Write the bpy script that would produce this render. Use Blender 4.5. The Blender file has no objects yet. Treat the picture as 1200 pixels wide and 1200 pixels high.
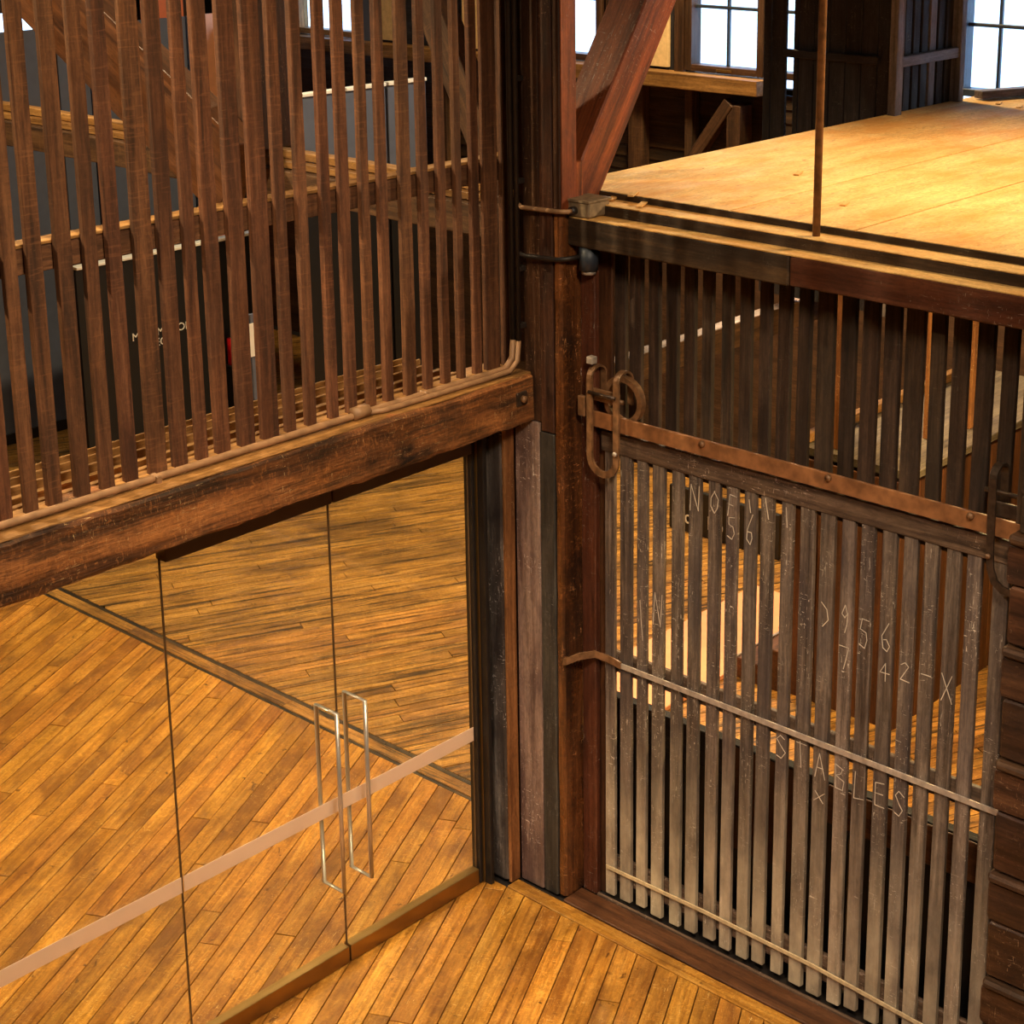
import bpy, math, random
from mathutils import Vector, Matrix, noise
R = math.radians
rnd = random.Random(7)
sc = bpy.context.scene
col = sc.collection

# ------------------------------------------------------------------ camera
yaw, pit, rol = R(41.67156335), R(14.75399653), R(-0.32588314)
fw = Vector((math.cos(yaw)*math.cos(pit), math.sin(yaw)*math.cos(pit), -math.sin(pit)))
rt = Vector((math.sin(yaw), -math.cos(yaw), 0)); up = rt.cross(fw)
rt, up = rt*math.cos(rol)+up*math.sin(rol), -rt*math.sin(rol)+up*math.cos(rol)
camd = bpy.data.cameras.new('camera'); cam = bpy.data.objects.new('camera', camd); col.objects.link(cam)
cam.matrix_world = Matrix(((rt.x, up.x, -fw.x, -6.0904), (rt.y, up.y, -fw.y, -5.8085), (rt.z, up.z, -fw.z, 5.2265), (0, 0, 0, 1)))
camd.sensor_width = 36; camd.lens = 2070.03/1200*36
camd.shift_x = (600-675.697)/1200; camd.shift_y = (366.75-600)/1200
camd.clip_end = 300
sc.camera = cam

# ------------------------------------------------------------------ world, exposure, lamps
wd = bpy.data.worlds.new('world'); sc.world = wd; wd.use_nodes = True
nt = wd.node_tree; bg = nt.nodes['Background']
tc = nt.nodes.new('ShaderNodeTexCoord'); sx = nt.nodes.new('ShaderNodeSeparateXYZ'); cr = nt.nodes.new('ShaderNodeValToRGB')
nt.links.new(tc.outputs['Generated'], sx.inputs[0]); nt.links.new(sx.outputs['Z'], cr.inputs[0])
cr.color_ramp.elements[0].color = (.86, .93, 1, 1); cr.color_ramp.elements[1].color = (.28, .5, .9, 1); cr.color_ramp.elements[1].position = .6
nt.links.new(cr.outputs[0], bg.inputs[0]); bg.inputs[1].default_value = 4.6
sc.view_settings.view_transform = 'Standard'; sc.view_settings.look = 'None'
sc.view_settings.exposure = 0.0; sc.view_settings.gamma = 1; sc.view_settings.use_curve_mapping = False

WARM = (1.0, .77, .44); WARM2 = (1.0, .80, .56)
def area(loc, tgt, size, power, color=WARM, spread=180):
    l = bpy.data.lights.new('lamp', 'AREA'); l.shape = 'DISK'; l.size = size; l.energy = power; l.color = color; l.spread = R(spread)
    o = bpy.data.objects.new('lamp', l); col.objects.link(o); o.location = loc
    o.rotation_euler = (Vector(tgt)-Vector(loc)).to_track_quat('-Z', 'Y').to_euler()
def spot(loc, tgt, ang, power, color=WARM, r=.08, blend=.6):
    l = bpy.data.lights.new('spot_lamp', 'SPOT'); l.energy = power; l.color = color; l.spot_size = R(ang); l.spot_blend = blend; l.shadow_soft_size = r
    o = bpy.data.objects.new('spot_lamp', l); col.objects.link(o); o.location = loc
    o.rotation_euler = (Vector(tgt)-Vector(loc)).to_track_quat('-Z', 'Y').to_euler()
spot((2.3, -4.4, 4.9), (.25, -.4, 4.1), 34, 420, (1, .72, .42), .1, .8)       # added wash on the corner post and brace, no fixture there
spot((2.0, -2.9, 7.2), (1.9, -2.2, 3.6), 70, 1500, (1, .70, .37), .10, .9)   # over the loft
spot((-2.5, 4.5, 7.0), (-1.6, 1.6, 0), 100, 1350, WARM, .10)                 # hall behind the glass
spot((-5.0, 2.6, 7.0), (-2.0, .5, 1.6), 84, 1250, WARM, .06)
spot((2.8, 5.6, 7.0), (2.2, 3.6, 0), 85, 480, WARM, .12)
spot((-3.6, -5.0, 6.6), (-1.4, -.2, .6), 68, 1350, WARM2, .40, 1)            # hall in front
spot((-5.2, -3.4, 6.2), (-.1, -1.7, .0), 42, 1000, (1, .86, .70), .3, 1)      # on the foot of the gate
spot((-2.6, -.75, 7.3), (-2.0, -.15, 2.8), 56, 800, WARM, .10, 1)               # along the door beam
area((-3.0, -5.0, 7.3), (-1.0, -1.0, 2.0), 2.2, 70, WARM2)  # added soft fill over the hall, no fixture there
area((3.6, 1.2, 3.3), (3.4, .8, 0), .5, 110, (1, .68, .38))                  # under the loft
area((2.2, -1.9, 3.3), (2.2, -1.9, 0), .5, 170, (1, .70, .28))
area((4.6, 2.6, 6.8), (4.8, 2.4, 0), .6, 420, (1, .76, .42))

# ------------------------------------------------------------------ materials
def srgb(r, g, b):
    f = lambda c: c/12.92 if c <= .04045 else ((c+.055)/1.055)**2.4
    return (f(r/255), f(g/255), f(b/255), 1)
def N(nt, t, **k):
    n = nt.nodes.new('ShaderNode'+t)
    for a, b in k.items():
        if a.startswith('i_'): n.inputs[a[2:].replace('_', ' ')].default_value = b
        else: setattr(n, a, b)
    return n
def mix(nt, a, b, fac, mode='MIX'):
    m = N(nt, 'Mix', data_type='RGBA', blend_type=mode)
    for s, v in ((6, a), (7, b), (0, fac)):
        if isinstance(v, bpy.types.NodeSocket): nt.links.new(v, m.inputs[s])
        else: m.inputs[s].default_value = v
    return m.outputs[2]
def ramp(nt, src, *stops):
    r = N(nt, 'ValToRGB'); e = r.color_ramp.elements
    while len(e) > 1: e.remove(e[-1])
    e[0].position, e[0].color = stops[0][0], stops[0][1]
    for p, c in stops[1:]:
        x = e.new(p); x.color = c
    nt.links.new(src, r.inputs[0]); return r.outputs[0]
def G(v): return (v, v, v, 1)

def wood(name, dark, mid, light, rough=.6, grain=14, vary=.25, blotch=.5, blotch_col=None, scratch=0, scratch_col=(.8, .7, .55, 1),
         saw=0, bump=.25, ends=None, streak=0, spec=.35, fibre=.55, knots=0):
    m = bpy.data.materials.new(name); m.use_nodes = True; t = m.node_tree; L = t.links.new
    b = t.nodes['Principled BSDF']
    tc = N(t, 'TexCoord'); oi = N(t, 'ObjectInfo')
    off = N(t, 'VectorMath', operation='SCALE'); off.inputs[0].default_value = (13, 31, 57); L(oi.outputs['Random'], off.inputs['Scale'])
    ad = N(t, 'VectorMath', operation='ADD'); L(tc.outputs['Object'], ad.inputs[0]); L(off.outputs[0], ad.inputs[1])
    P = ad.outputs[0]
    def nz(scale, mul, det=4, dist=0, rg=.6):
        mp = N(t, 'Mapping'); L(P, mp.inputs[0]); mp.inputs['Scale'].default_value = mul
        n = N(t, 'TexNoise', i_Scale=scale, i_Detail=det, i_Distortion=dist, i_Roughness=rg); L(mp.outputs[0], n.inputs['Vector']); return n.outputs['Fac']
    g = nz(grain, (.09, 1.6, 1.6), 5, .6)
    c = ramp(t, g, (.30, dark), (.5, mid), (.72, light))
    fine = nz(90, (.03, 1, 1), 3, .2)
    c = mix(t, c, ramp(t, fine, (.35, G(.45)), (.6, G(1))), fibre, 'MULTIPLY')
    if knots:
        kn = nz(15, (.75, 1, 1), 2, .6)
        c = mix(t, c, (dark[0]*.3, dark[1]*.28, dark[2]*.3, 1), ramp(t, kn, (.68, G(0)), (.73, G(knots))))
        cu = nz(34, (1, .5, .5), 3, 2.2)
        c = mix(t, c, (min(1, light[0]*1.25), light[1]*1.25, light[2]*1.15, 1), ramp(t, cu, (.56, G(0)), (.64, G(.35))))
        c = mix(t, c, (dark[0], dark[1], dark[2], 1), ramp(t, cu, (.34, G(.3)), (.42, G(0))))
    mo = nz(26, (.6, 1.6, 1.6), 5, 1.6, .7)
    c = mix(t, c, ramp(t, mo, (.36, G(.62)), (.56, G(1.0)), (.7, G(1.12))), .8, 'MULTIPLY')
    if blotch:
        bl = nz(2.6, (.7, 1.5, 1.5), 5, .4, .65)
        c = mix(t, c, blotch_col or (dark[0]*.6, dark[1]*.6, dark[2]*.6, 1), ramp(t, bl, (.44, G(0)), (.64, G(blotch))))
    if streak:
        st = nz(5, (.22, 4.5, 4.5), 6, .3, .75)
        c = mix(t, c, (.016, .011, .006, 1), ramp(t, st, (.52, G(0)), (.60, G(streak*.85))))
    if saw:
        s = nz(85, (1, .1, .1), 2, .5)
        msk = nz(1.7, (1, 1, 1), 2)
        k = N(t, 'Math', operation='MULTIPLY'); L(ramp(t, s, (.56, G(0)), (.66, G(.5))), k.inputs[0]); L(ramp(t, msk, (.4, G(0)), (.6, G(saw))), k.inputs[1])
        c = mix(t, c, (light[0]*1.5, light[1]*1.4, light[2]*1.3, 1), k.outputs[0])
    if ends:   # paler dust near the low end of an upright board
        sp = N(t, 'SeparateXYZ'); L(tc.outputs['Object'], sp.inputs[0])
        mr = N(t, 'MapRange'); mr.inputs[1].default_value = ends[1]; mr.inputs[2].default_value = ends[2]; mr.inputs[3].default_value = 1; mr.inputs[4].default_value = 0
        L(sp.outputs[0], mr.inputs[0])
        nn = nz(7, (.5, 1, 1), 5); k = N(t, 'Math', operation='MULTIPLY'); L(mr.outputs[0], k.inputs[0]); L(ramp(t, nn, (.35, G(.25)), (.65, G(.9))), k.inputs[1])
        c = mix(t, c, ends[0], k.outputs[0])
    if scratch:
        for sc_, mul in ((16, (1, 9, 9)), (22, (7, 1.3, 1.3))):
            s = nz(sc_, mul, 2, 1.2)
            msk = nz(3.1, (1, 1, 1), 3)
            k = N(t, 'Math', operation='MULTIPLY'); L(ramp(t, s, (.665, G(0)), (.69, G(1))), k.inputs[0]); L(ramp(t, msk, (.45, G(0)), (.62, G(scratch))), k.inputs[1])
            c = mix(t, c, scratch_col, k.outputs[0])
    hs = N(t, 'HueSaturation'); L(c, hs.inputs['Color'])
    mr = N(t, 'MapRange'); L(oi.outputs['Random'], mr.inputs[0]); mr.inputs[3].default_value = 1-vary; mr.inputs[4].default_value = 1+vary; L(mr.outputs[0], hs.inputs['Value'])
    m2 = N(t, 'Math', operation='MULTIPLY'); L(oi.outputs['Random'], m2.inputs[0]); m2.inputs[1].default_value = 7.31
    fr = N(t, 'Math', operation='FRACT'); L(m2.outputs[0], fr.inputs[0])
    mh = N(t, 'MapRange'); L(fr.outputs[0], mh.inputs[0]); mh.inputs[3].default_value = .5-.006*vary*4; mh.inputs[4].default_value = .5+.008*vary*4; L(mh.outputs[0], hs.inputs['Hue'])
    L(hs.outputs[0], b.inputs['Base Color'])
    rr = ramp(t, nz(9, (.4, 1, 1), 4), (.3, G(max(.05, rough-.12))), (.7, G(min(1, rough+.15)))); L(rr, b.inputs['Roughness'])
    b.inputs['Specular IOR Level'].default_value = spec
    bp = N(t, 'Bump', i_Strength=bump, i_Distance=.004)
    h = N(t, 'Math', operation='ADD'); L(g, h.inputs[0]); L(fine, h.inputs[1]); L(h.outputs[0], bp.inputs['Height']); L(bp.outputs[0], b.inputs['Normal'])
    return m
def plain(name, c, rough=.5, metal=0, noise_=.25, spec=.5, scale=12, bump=.1):
    m = bpy.data.materials.new(name); m.use_nodes = True; t = m.node_tree; b = t.nodes['Principled BSDF']
    tc = N(t, 'TexCoord'); n = N(t, 'TexNoise', i_Scale=scale, i_Detail=5); t.links.new(tc.outputs['Object'], n.inputs['Vector'])
    lo = tuple(x*(1-noise_) for x in c[:3])+(1,); hi = tuple(min(1, x*(1+noise_)) for x in c[:3])+(1,)
    t.links.new(ramp(t, n.outputs['Fac'], (.35, lo), (.65, hi)), b.inputs['Base Color'])
    b.inputs['Roughness'].default_value = rough; b.inputs['Metallic'].default_value = metal; b.inputs['Specular IOR Level'].default_value = spec
    bp = N(t, 'Bump', i_Strength=bump, i_Distance=.002); t.links.new(n.outputs['Fac'], bp.inputs['Height']); t.links.new(bp.outputs[0], b.inputs['Normal'])
    return m

M = {}
M['floor'] = wood('worn_floor_planks', srgb(150, 92, 30), srgb(200, 134, 50), srgb(222, 160, 72), .42, 20, .15, .8, srgb(112, 68, 28), .6, srgb(250, 208, 130), bump=.35, fibre=.35, knots=.9)
M['floor_far'] = wood('stained_floor_planks', srgb(136, 88, 38), srgb(188, 130, 60), srgb(212, 156, 82), .45, 16, .16, .65, srgb(84, 56, 32), .4, srgb(240, 196, 130), streak=1.0, bump=.35, fibre=.5, knots=.6)
M['seam'] = wood('dark_floor_seam', srgb(40, 34, 28), srgb(74, 58, 40), srgb(120, 90, 54), .5, 9, .15, .9, srgb(36, 34, 32), streak=1)
M['sub'] = plain('dark_subfloor', srgb(28, 18, 10), .9)
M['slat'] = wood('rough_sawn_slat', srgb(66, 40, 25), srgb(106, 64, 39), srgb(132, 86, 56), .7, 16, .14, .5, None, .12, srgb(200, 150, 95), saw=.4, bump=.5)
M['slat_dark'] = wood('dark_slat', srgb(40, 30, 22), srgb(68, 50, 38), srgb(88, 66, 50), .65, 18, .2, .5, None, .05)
M['gate'] = wood('grey_worn_gate_slat', srgb(70, 58, 50), srgb(116, 98, 84), srgb(150, 130, 114), .5, 20, .14, .6, srgb(62, 54, 56), .9, srgb(222, 206, 184), ends=(srgb(206, 186, 156), -1.2, -.1), bump=.35)
M['gate_rail'] = wood('grey_worn_gate_rail', srgb(64, 48, 38), srgb(108, 84, 66), srgb(140, 112, 90), .55, 20, .1, .5, None, .9, srgb(190, 165, 145))
M['beam'] = wood('hewn_beam', srgb(70, 40, 20), srgb(146, 88, 46), srgb(188, 120, 66), .6, 5, .1, 1, srgb(32, 20, 12), .45, srgb(240, 200, 140), bump=1, knots=.4, streak=.7)
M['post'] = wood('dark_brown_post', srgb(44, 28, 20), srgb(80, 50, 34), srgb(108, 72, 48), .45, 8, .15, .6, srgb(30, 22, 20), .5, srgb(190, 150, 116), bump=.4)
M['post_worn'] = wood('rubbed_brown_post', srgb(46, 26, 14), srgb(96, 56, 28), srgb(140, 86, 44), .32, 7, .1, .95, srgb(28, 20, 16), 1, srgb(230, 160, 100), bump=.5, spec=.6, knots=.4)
M['grey_board'] = wood('grey_purple_board', srgb(90, 68, 60), srgb(142, 114, 102), srgb(176, 146, 130), .45, 10, .1, .7, srgb(66, 48, 50), .9, srgb(230, 210, 195), bump=.4)
M['slate_board'] = wood('slate_grey_board', srgb(44, 40, 36), srgb(70, 64, 58), srgb(92, 84, 74), .5, 12, .06, .5, None, .4, srgb(170, 165, 155))
M['stile'] = wood('scuffed_black_stile', srgb(58, 52, 50), srgb(96, 86, 80), srgb(150, 138, 128), .35, 9, .06, .9, srgb(40, 34, 34), 1, srgb(235, 225, 215), bump=.5)
M['orange_board'] = wood('orange_brown_board', srgb(98, 58, 32), srgb(156, 100, 58), srgb(186, 130, 80), .5, 10, .06, .5, None, .7, srgb(230, 190, 140))
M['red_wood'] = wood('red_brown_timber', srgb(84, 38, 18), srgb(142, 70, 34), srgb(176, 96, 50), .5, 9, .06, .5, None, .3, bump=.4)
M['loft_beam'] = wood('loft_beam', srgb(38, 26, 16), srgb(62, 44, 28), srgb(96, 70, 44), .65, 10, .06, .5, None, .1, bump=.5)
M['fascia_red'] = wood('reddish_fascia', srgb(58, 29, 18), srgb(94, 50, 31), srgb(116, 68, 44), .5, 10, .04, .4, None, .3)
M['ply'] = wood('dusty_plywood', srgb(206, 158, 92), srgb(222, 178, 110), srgb(232, 194, 130), .75, 4, .04, .7, srgb(204, 136, 54), .3, srgb(96, 60, 34), bump=.2, fibre=.15, knots=.5)
M['barn'] = wood('blackened_boards', srgb(22, 19, 22), srgb(38, 33, 37), srgb(54, 48, 52), .7, 14, .2, .4, None, .1)
M['barn_rail'] = wood('weathered_grey_rail', srgb(76, 68, 68), srgb(116, 104, 104), srgb(140, 128, 124), .6, 14, .1, .3)
M['siding'] = wood('dark_siding', srgb(34, 24, 16), srgb(58, 40, 24), srgb(80, 56, 32), .6, 12, .15, .6)
M['stud'] = wood('rough_stud', srgb(50, 32, 20), srgb(84, 56, 34), srgb(108, 76, 48), .65, 16, .15, .3, saw=.4)
M['sill'] = wood('ochre_sill', srgb(104, 70, 34), srgb(156, 110, 58), srgb(190, 142, 84), .55, 10, .06, .5)
M['frame'] = wood('brown_window_frame', srgb(44, 28, 18), srgb(74, 48, 30), srgb(96, 68, 48), .5, 12, .1, .3)
M['cream'] = plain('cream_painted_board', srgb(226, 190, 136), .8, 0, .08, .3, 30)
M['sash'] = plain('dark_sash', srgb(40, 46, 56), .5)
M['iron'] = plain('rusty_brown_iron', srgb(124, 88, 58), .5, .2, .35, .5, 25, .3)
M['iron_rail'] = plain('brown_iron_track', srgb(140, 92, 56), .5, .15, .25, .5, 20, .2)
M['iron_dark'] = plain('dark_strap_iron', srgb(78, 62, 50), .45, .6, .3, .5, 25, .3)
M['worn_steel'] = plain('worn_steel_band', srgb(178, 164, 150), .4, .3, .2, .5, 30, .1)
M['lath'] = plain('pale_rope_lath', srgb(196, 172, 134), .6, 0, .15, .4, 40)
M['black_metal'] = plain('black_metal', srgb(38, 34, 32), .38, .2, .15)
M['bronze'] = plain('bronze_rail', srgb(150, 116, 66), .32, .85, .08, .5, 8, .03)
M['header'] = plain('dark_bronze_header', srgb(104, 80, 58), .45, .2, .08)
M['steel'] = plain('brushed_steel', srgb(205, 192, 178), .28, .6, .05, .5, 8, .02)
M['conduit'] = plain('dusty_brown_conduit', srgb(150, 112, 78), .55, .1, .2, .5, 18)
M['conduit_black'] = plain('black_conduit', srgb(40, 32, 28), .5, .2, .2)
M['box_metal'] = plain('dusty_junction_box', srgb(128, 108, 82), .6, .2, .25, .5, 30)
M['tape'] = plain('frosted_strip', srgb(250, 232, 214), .7, 0, .02)
_t = M['tape'].node_tree; _b = _t.nodes['Principled BSDF']; _tr = N(_t, 'BsdfTranslucent'); _tr.inputs[0].default_value = srgb(250, 228, 208); _mx = N(_t, 'MixShader')
_b.inputs['Base Color'].default_value = srgb(250, 228, 208)
_t.links.new(_b.outputs[0], _mx.inputs[1]); _t.links.new(_tr.outputs[0], _mx.inputs[2]); _mx.inputs[0].default_value = .55; _t.links.new(_mx.outputs[0], _t.nodes['Material Output'].inputs[0])
M['chalk'] = plain('chalk', srgb(200, 182, 160), .9, 0, .2)
M['grey_panel'] = plain('grey_display_panel', srgb(88, 94, 112), .7, 0, .05)
M['black_panel'] = plain('black_display_panel', srgb(22, 22, 24), .5, 0, .1)
M['white'] = plain('white_paint', srgb(232, 228, 220), .6, 0, .03)
M['salmon'] = plain('salmon_platform_top', srgb(238, 160, 116), .6, 0, .04)
M['red'] = plain('red_enamel', srgb(190, 20, 30), .35)
M['orange'] = plain('orange_cloth', srgb(226, 104, 34), .8, 0, .05)
M['yellow'] = plain('yellow_tape', srgb(240, 200, 20), .5)
M['slab'] = wood('greyish_counter_top', srgb(84, 72, 58), srgb(112, 98, 80), srgb(132, 118, 96), .6, 8, .03, .2)
M['brown_panel'] = wood('brown_box_boards', srgb(60, 34, 20), srgb(96, 58, 34), srgb(120, 76, 46), .5, 9, .08, .4)
M['shell'] = wood('hall_dark_boards', srgb(50, 34, 22), srgb(82, 56, 36), srgb(100, 70, 46), .8, 3, .1, .3)
M['water'] = plain('pale_water', srgb(205, 222, 232), .25, 0, .1, .5, 1.2, .5)
def glass_mat(name, tint, refl):
    m = bpy.data.materials.new(name); m.use_nodes = True; t = m.node_tree; t.nodes.clear()
    o = N(t, 'OutputMaterial'); a = N(t, 'BsdfTransparent'); g = N(t, 'BsdfGlossy', i_Roughness=.0); f = N(t, 'LayerWeight', i_Blend=.5)
    p5 = N(t, 'Math', operation='POWER'); p5.inputs[1].default_value = 5; t.links.new(f.outputs['Facing'], p5.inputs[0])
    k = N(t, 'Math', operation='MULTIPLY_ADD'); k.inputs[1].default_value = .95*refl; k.inputs[2].default_value = .045*refl; t.links.new(p5.outputs[0], k.inputs[0])
    a.inputs[0].default_value = tint; x = N(t, 'MixShader')
    t.links.new(k.outputs[0], x.inputs[0]); t.links.new(a.outputs[0], x.inputs[1]); t.links.new(g.outputs[0], x.inputs[2]); t.links.new(x.outputs[0], o.inputs[0])
    return m
M['glass'] = glass_mat('clear_glass', (.95, .96, .93, 1), 1.0)
M['pane'] = glass_mat('window_glass', (.9, .96, 1, 1), .8)

# ------------------------------------------------------------------ builders
W = {}
def place(o, mw, parent=None):
    W[o] = mw.copy(); o.matrix_basis = mw
    if parent is not None: o.parent = parent; o.matrix_parent_inverse = W[parent].inverted()
    col.objects.link(o); return o
def mesh(name, vs, fs, mat, mw=None, parent=None, smooth=False, mats=None):
    me = bpy.data.meshes.new(name); me.from_pydata([tuple(v) for v in vs], [], fs); me.materials.append(M[mat])
    if smooth: me.polygons.foreach_set('use_smooth', [True]*len(me.polygons))
    me.update()
    return place(bpy.data.objects.new(name, me), mw or Matrix(), parent)
def thing(name, label, cat, loc, group=None):
    o = bpy.data.objects.new(name, None); o.empty_display_size = .1; place(o, Matrix.Translation(loc)); return tag(o, label, cat, group)
def tag(o, label=None, cat=None, group=None, kind=None):
    if label: o['label'] = label
    if cat: o['category'] = cat
    if group: o['group'] = group
    if kind: o['kind'] = kind
    return o
def struct(name, label, loc=(0, 0, 0)):
    o = bpy.data.objects.new(name, None); place(o, Matrix.Translation(loc)); o['kind'] = 'structure'; o['label'] = label; o['category'] = name.split('_')[0]; return o

def beam(name, p0, p1, w, h, mat, parent=None, upv=(0, 0, 1), bev=.004, segs=1, rough=0, taper=0):
    """a timber from p0 to p1 (centre line): w across, h along upv; local X is its length"""
    p0, p1 = Vector(p0), Vector(p1); d = p1-p0; l = d.length; x = d/l
    u = Vector(upv); u = (u-x*u.dot(x)).normalized(); y = u.cross(x)
    mw = Matrix(((x.x, y.x, u.x, 0), (x.y, y.y, u.y, 0), (x.z, y.z, u.z, 0), (0, 0, 0, 1))); c = (p0+p1)/2; mw.translation = c
    b = min(bev, w*.3, h*.3); a, e = w/2, h/2
    prof = [(-a+b, -e), (a-b, -e), (a, -e+b), (a, e-b), (a-b, e), (-a+b, e), (-a, e-b), (-a, -e+b)]
    seed = rnd.random()*100; vs = []; fs = []
    st = [(-l/2, 1-b*1.2/max(a, e))]+[(-l/2+b+(l-2*b)*i/segs, 1) for i in range(segs+1)]+[(l/2, 1-b*1.2/max(a, e))]
    for i, (xx, s) in enumerate(st):
        for j, (py, pz) in enumerate(prof):
            dy = dz = 0
            if rough and segs > 1:
                dy = rough*(noise.noise(Vector((xx*3+seed, j*.7, 1)))+.5*noise.noise(Vector((xx*11+seed, j*3.1, 7))))
                dz = rough*(noise.noise(Vector((xx*3+seed, j*.7, 5)))+.5*noise.noise(Vector((xx*11+seed, j*3.1, 9))))
            vs.append((xx, py*s+dy, pz*s+dz))
    n = len(st)
    for i in range(n-1):
        for j in range(8):
            k = (j+1) % 8; fs.append((i*8+j, i*8+k, (i+1)*8+k, (i+1)*8+j)[::-1])
    fs.append(tuple(range(8))); fs.append(tuple(range((n-1)*8, n*8))[::-1])
    fs = [f[::-1] for f in fs]
    return mesh(name, vs, fs, mat, mw, parent)
def box(name, x0, x1, y0, y1, z0, z1, mat, parent=None, **k):
    dx, dy, dz = x1-x0, y1-y0, z1-z0; cx, cy, cz = (x0+x1)/2, (y0+y1)/2, (z0+z1)/2
    if dx >= dy and dx >= dz: return beam(name, (x0, cy, cz), (x1, cy, cz), dy, dz, mat, parent, **k)
    if dy >= dz: return beam(name, (cx, y0, cz), (cx, y1, cz), dx, dz, mat, parent, **k)
    return beam(name, (cx, cy, z0), (cx, cy, z1), dx, dy, mat, parent, upv=(0, 1, 0), **k)
def upright(name, x, y0, y1, z0, z1, th, mat, parent, lean=0, **k):
    """slat in a plane x=const, face towards -x"""
    return beam(name, (x+th/2, (y0+y1)/2+lean, z0), (x+th/2, (y0+y1)/2, z1), abs(y1-y0), th, mat, parent, upv=(1, 0, 0), **k)
def tube(name, pts, r, mat, parent=None, n=8, closed=False, flat=None):
    """round tube (or flat bar when flat=(half width along flat axis, half thickness, axis)) through pts"""
    pts = [Vector(p) for p in pts]; m = len(pts); vs = []; fs = []; c = sum(pts, Vector())/m
    ref = None
    for i, p in enumerate(pts):
        a = pts[i-1] if (i or closed) else p; b = pts[(i+1) % m] if (i < m-1 or closed) else p
        t = (b-a).normalized()
        if flat:
            ax = Vector(flat[2]); s = t.cross(ax).normalized()
            for (q, w_) in ((1, 1), (1, -1), (-1, -1), (-1, 1)): vs.append(p-c+ax*flat[0]*q+s*flat[1]*w_)
        else:
            if ref is None: ref = Vector((0, 0, 1)) if abs(t.z) < .9 else Vector((1, 0, 0))
            s = t.cross(ref).normalized(); q = s.cross(t).normalized(); ref = q
            for j in range(n): an = 2*math.pi*j/n; vs.append(p-c+s*math.cos(an)*r+q*math.sin(an)*r)
    k = 4 if flat else n
    for i in range(m if closed else m-1):
        i2 = (i+1) % m
        for j in range(k): j2 = (j+1) % k; fs.append((i*k+j, i*k+j2, i2*k+j2, i2*k+j))
    if not closed: fs.append(tuple(range(k))[::-1]); fs.append(tuple(range((m-1)*k, m*k)))
    return mesh(name, vs, fs, mat, Matrix.Translation(c), parent, smooth=not flat)
def cyl(name, p0, p1, r, mat, parent=None, n=16): return tube(name, [p0, p1], r, mat, parent, n)
def clip(poly, nx, ny, d):     # keep nx*x+ny*y <= d
    out = []
    for i in range(len(poly)):
        a, b = poly[i-1], poly[i]; fa, fb = nx*a[0]+ny*a[1]-d, nx*b[0]+ny*b[1]-d
        if (fa <= 0) != (fb <= 0):
            t = fa/(fa-fb); out.append((a[0]+(b[0]-a[0])*t, a[1]+(b[1]-a[1])*t))
        if fb <= 0: out.append(b)
    return out
def area2(p): return abs(sum(p[i-1][0]*p[i][1]-p[i][0]*p[i-1][1] for i in range(len(p))))/2
def prism_data(poly, ang, z0, z1, ch=.0016):
    """poly in world xy -> (verts local with X along ang, faces, matrix)"""
    cx = sum(p[0] for p in poly)/len(poly); cy = sum(p[1] for p in poly)/len(poly); ca, sa = math.cos(ang), math.sin(ang)
    if sum(poly[i-1][0]*poly[i][1]-poly[i][0]*poly[i-1][1] for i in range(len(poly))) < 0: poly = poly[::-1]
    loc = [((x-cx)*ca+(y-cy)*sa, -(x-cx)*sa+(y-cy)*ca) for x, y in poly]; n = len(loc)
    zc = (z0+z1)/2
    def ins(p): r = math.hypot(*p) or 1; k = 1-ch*2/r; return (p[0]*k, p[1]*(1-ch/max(.01, abs(p[1])+.01)))
    vs = [(x, y, z0-zc) for x, y in loc]+[(x, y, z1-ch*.7-zc) for x, y in loc]+[(*ins(p), z1-zc) for p in loc]
    fs = [tuple(range(n))[::-1], tuple(range(2*n, 3*n))]
    for lv in (0, 1):
        for i in range(n): j = (i+1) % n; fs.append((lv*n+i, lv*n+j, lv*n+n+j, lv*n+n+i))
    mw = Matrix.Rotation(ang, 4, 'Z'); mw.translation = (cx, cy, zc)
    return vs, fs, mw
def text(name, s, size, mat, origin, xdir, ydir, parent, depth=.004):
    cu = bpy.data.curves.new(name, 'FONT'); cu.body = s; cu.size = size; cu.extrude = depth
    tmp = bpy.data.objects.new('tmp', cu); col.objects.link(tmp)
    me = bpy.data.meshes.new_from_object(tmp.evaluated_get(bpy.context.evaluated_depsgraph_get())); bpy.data.objects.remove(tmp)
    me.materials.clear(); me.materials.append(M[mat])
    x, y = Vector(xdir), Vector(ydir); z = x.cross(y)
    mw = Matrix(((x.x, y.x, z.x, origin[0]), (x.y, y.y, z.y, origin[1]), (x.z, y.z, z.z, origin[2]), (0, 0, 0, 1)))
    return place(bpy.data.objects.new(name, me), mw, parent)

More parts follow.
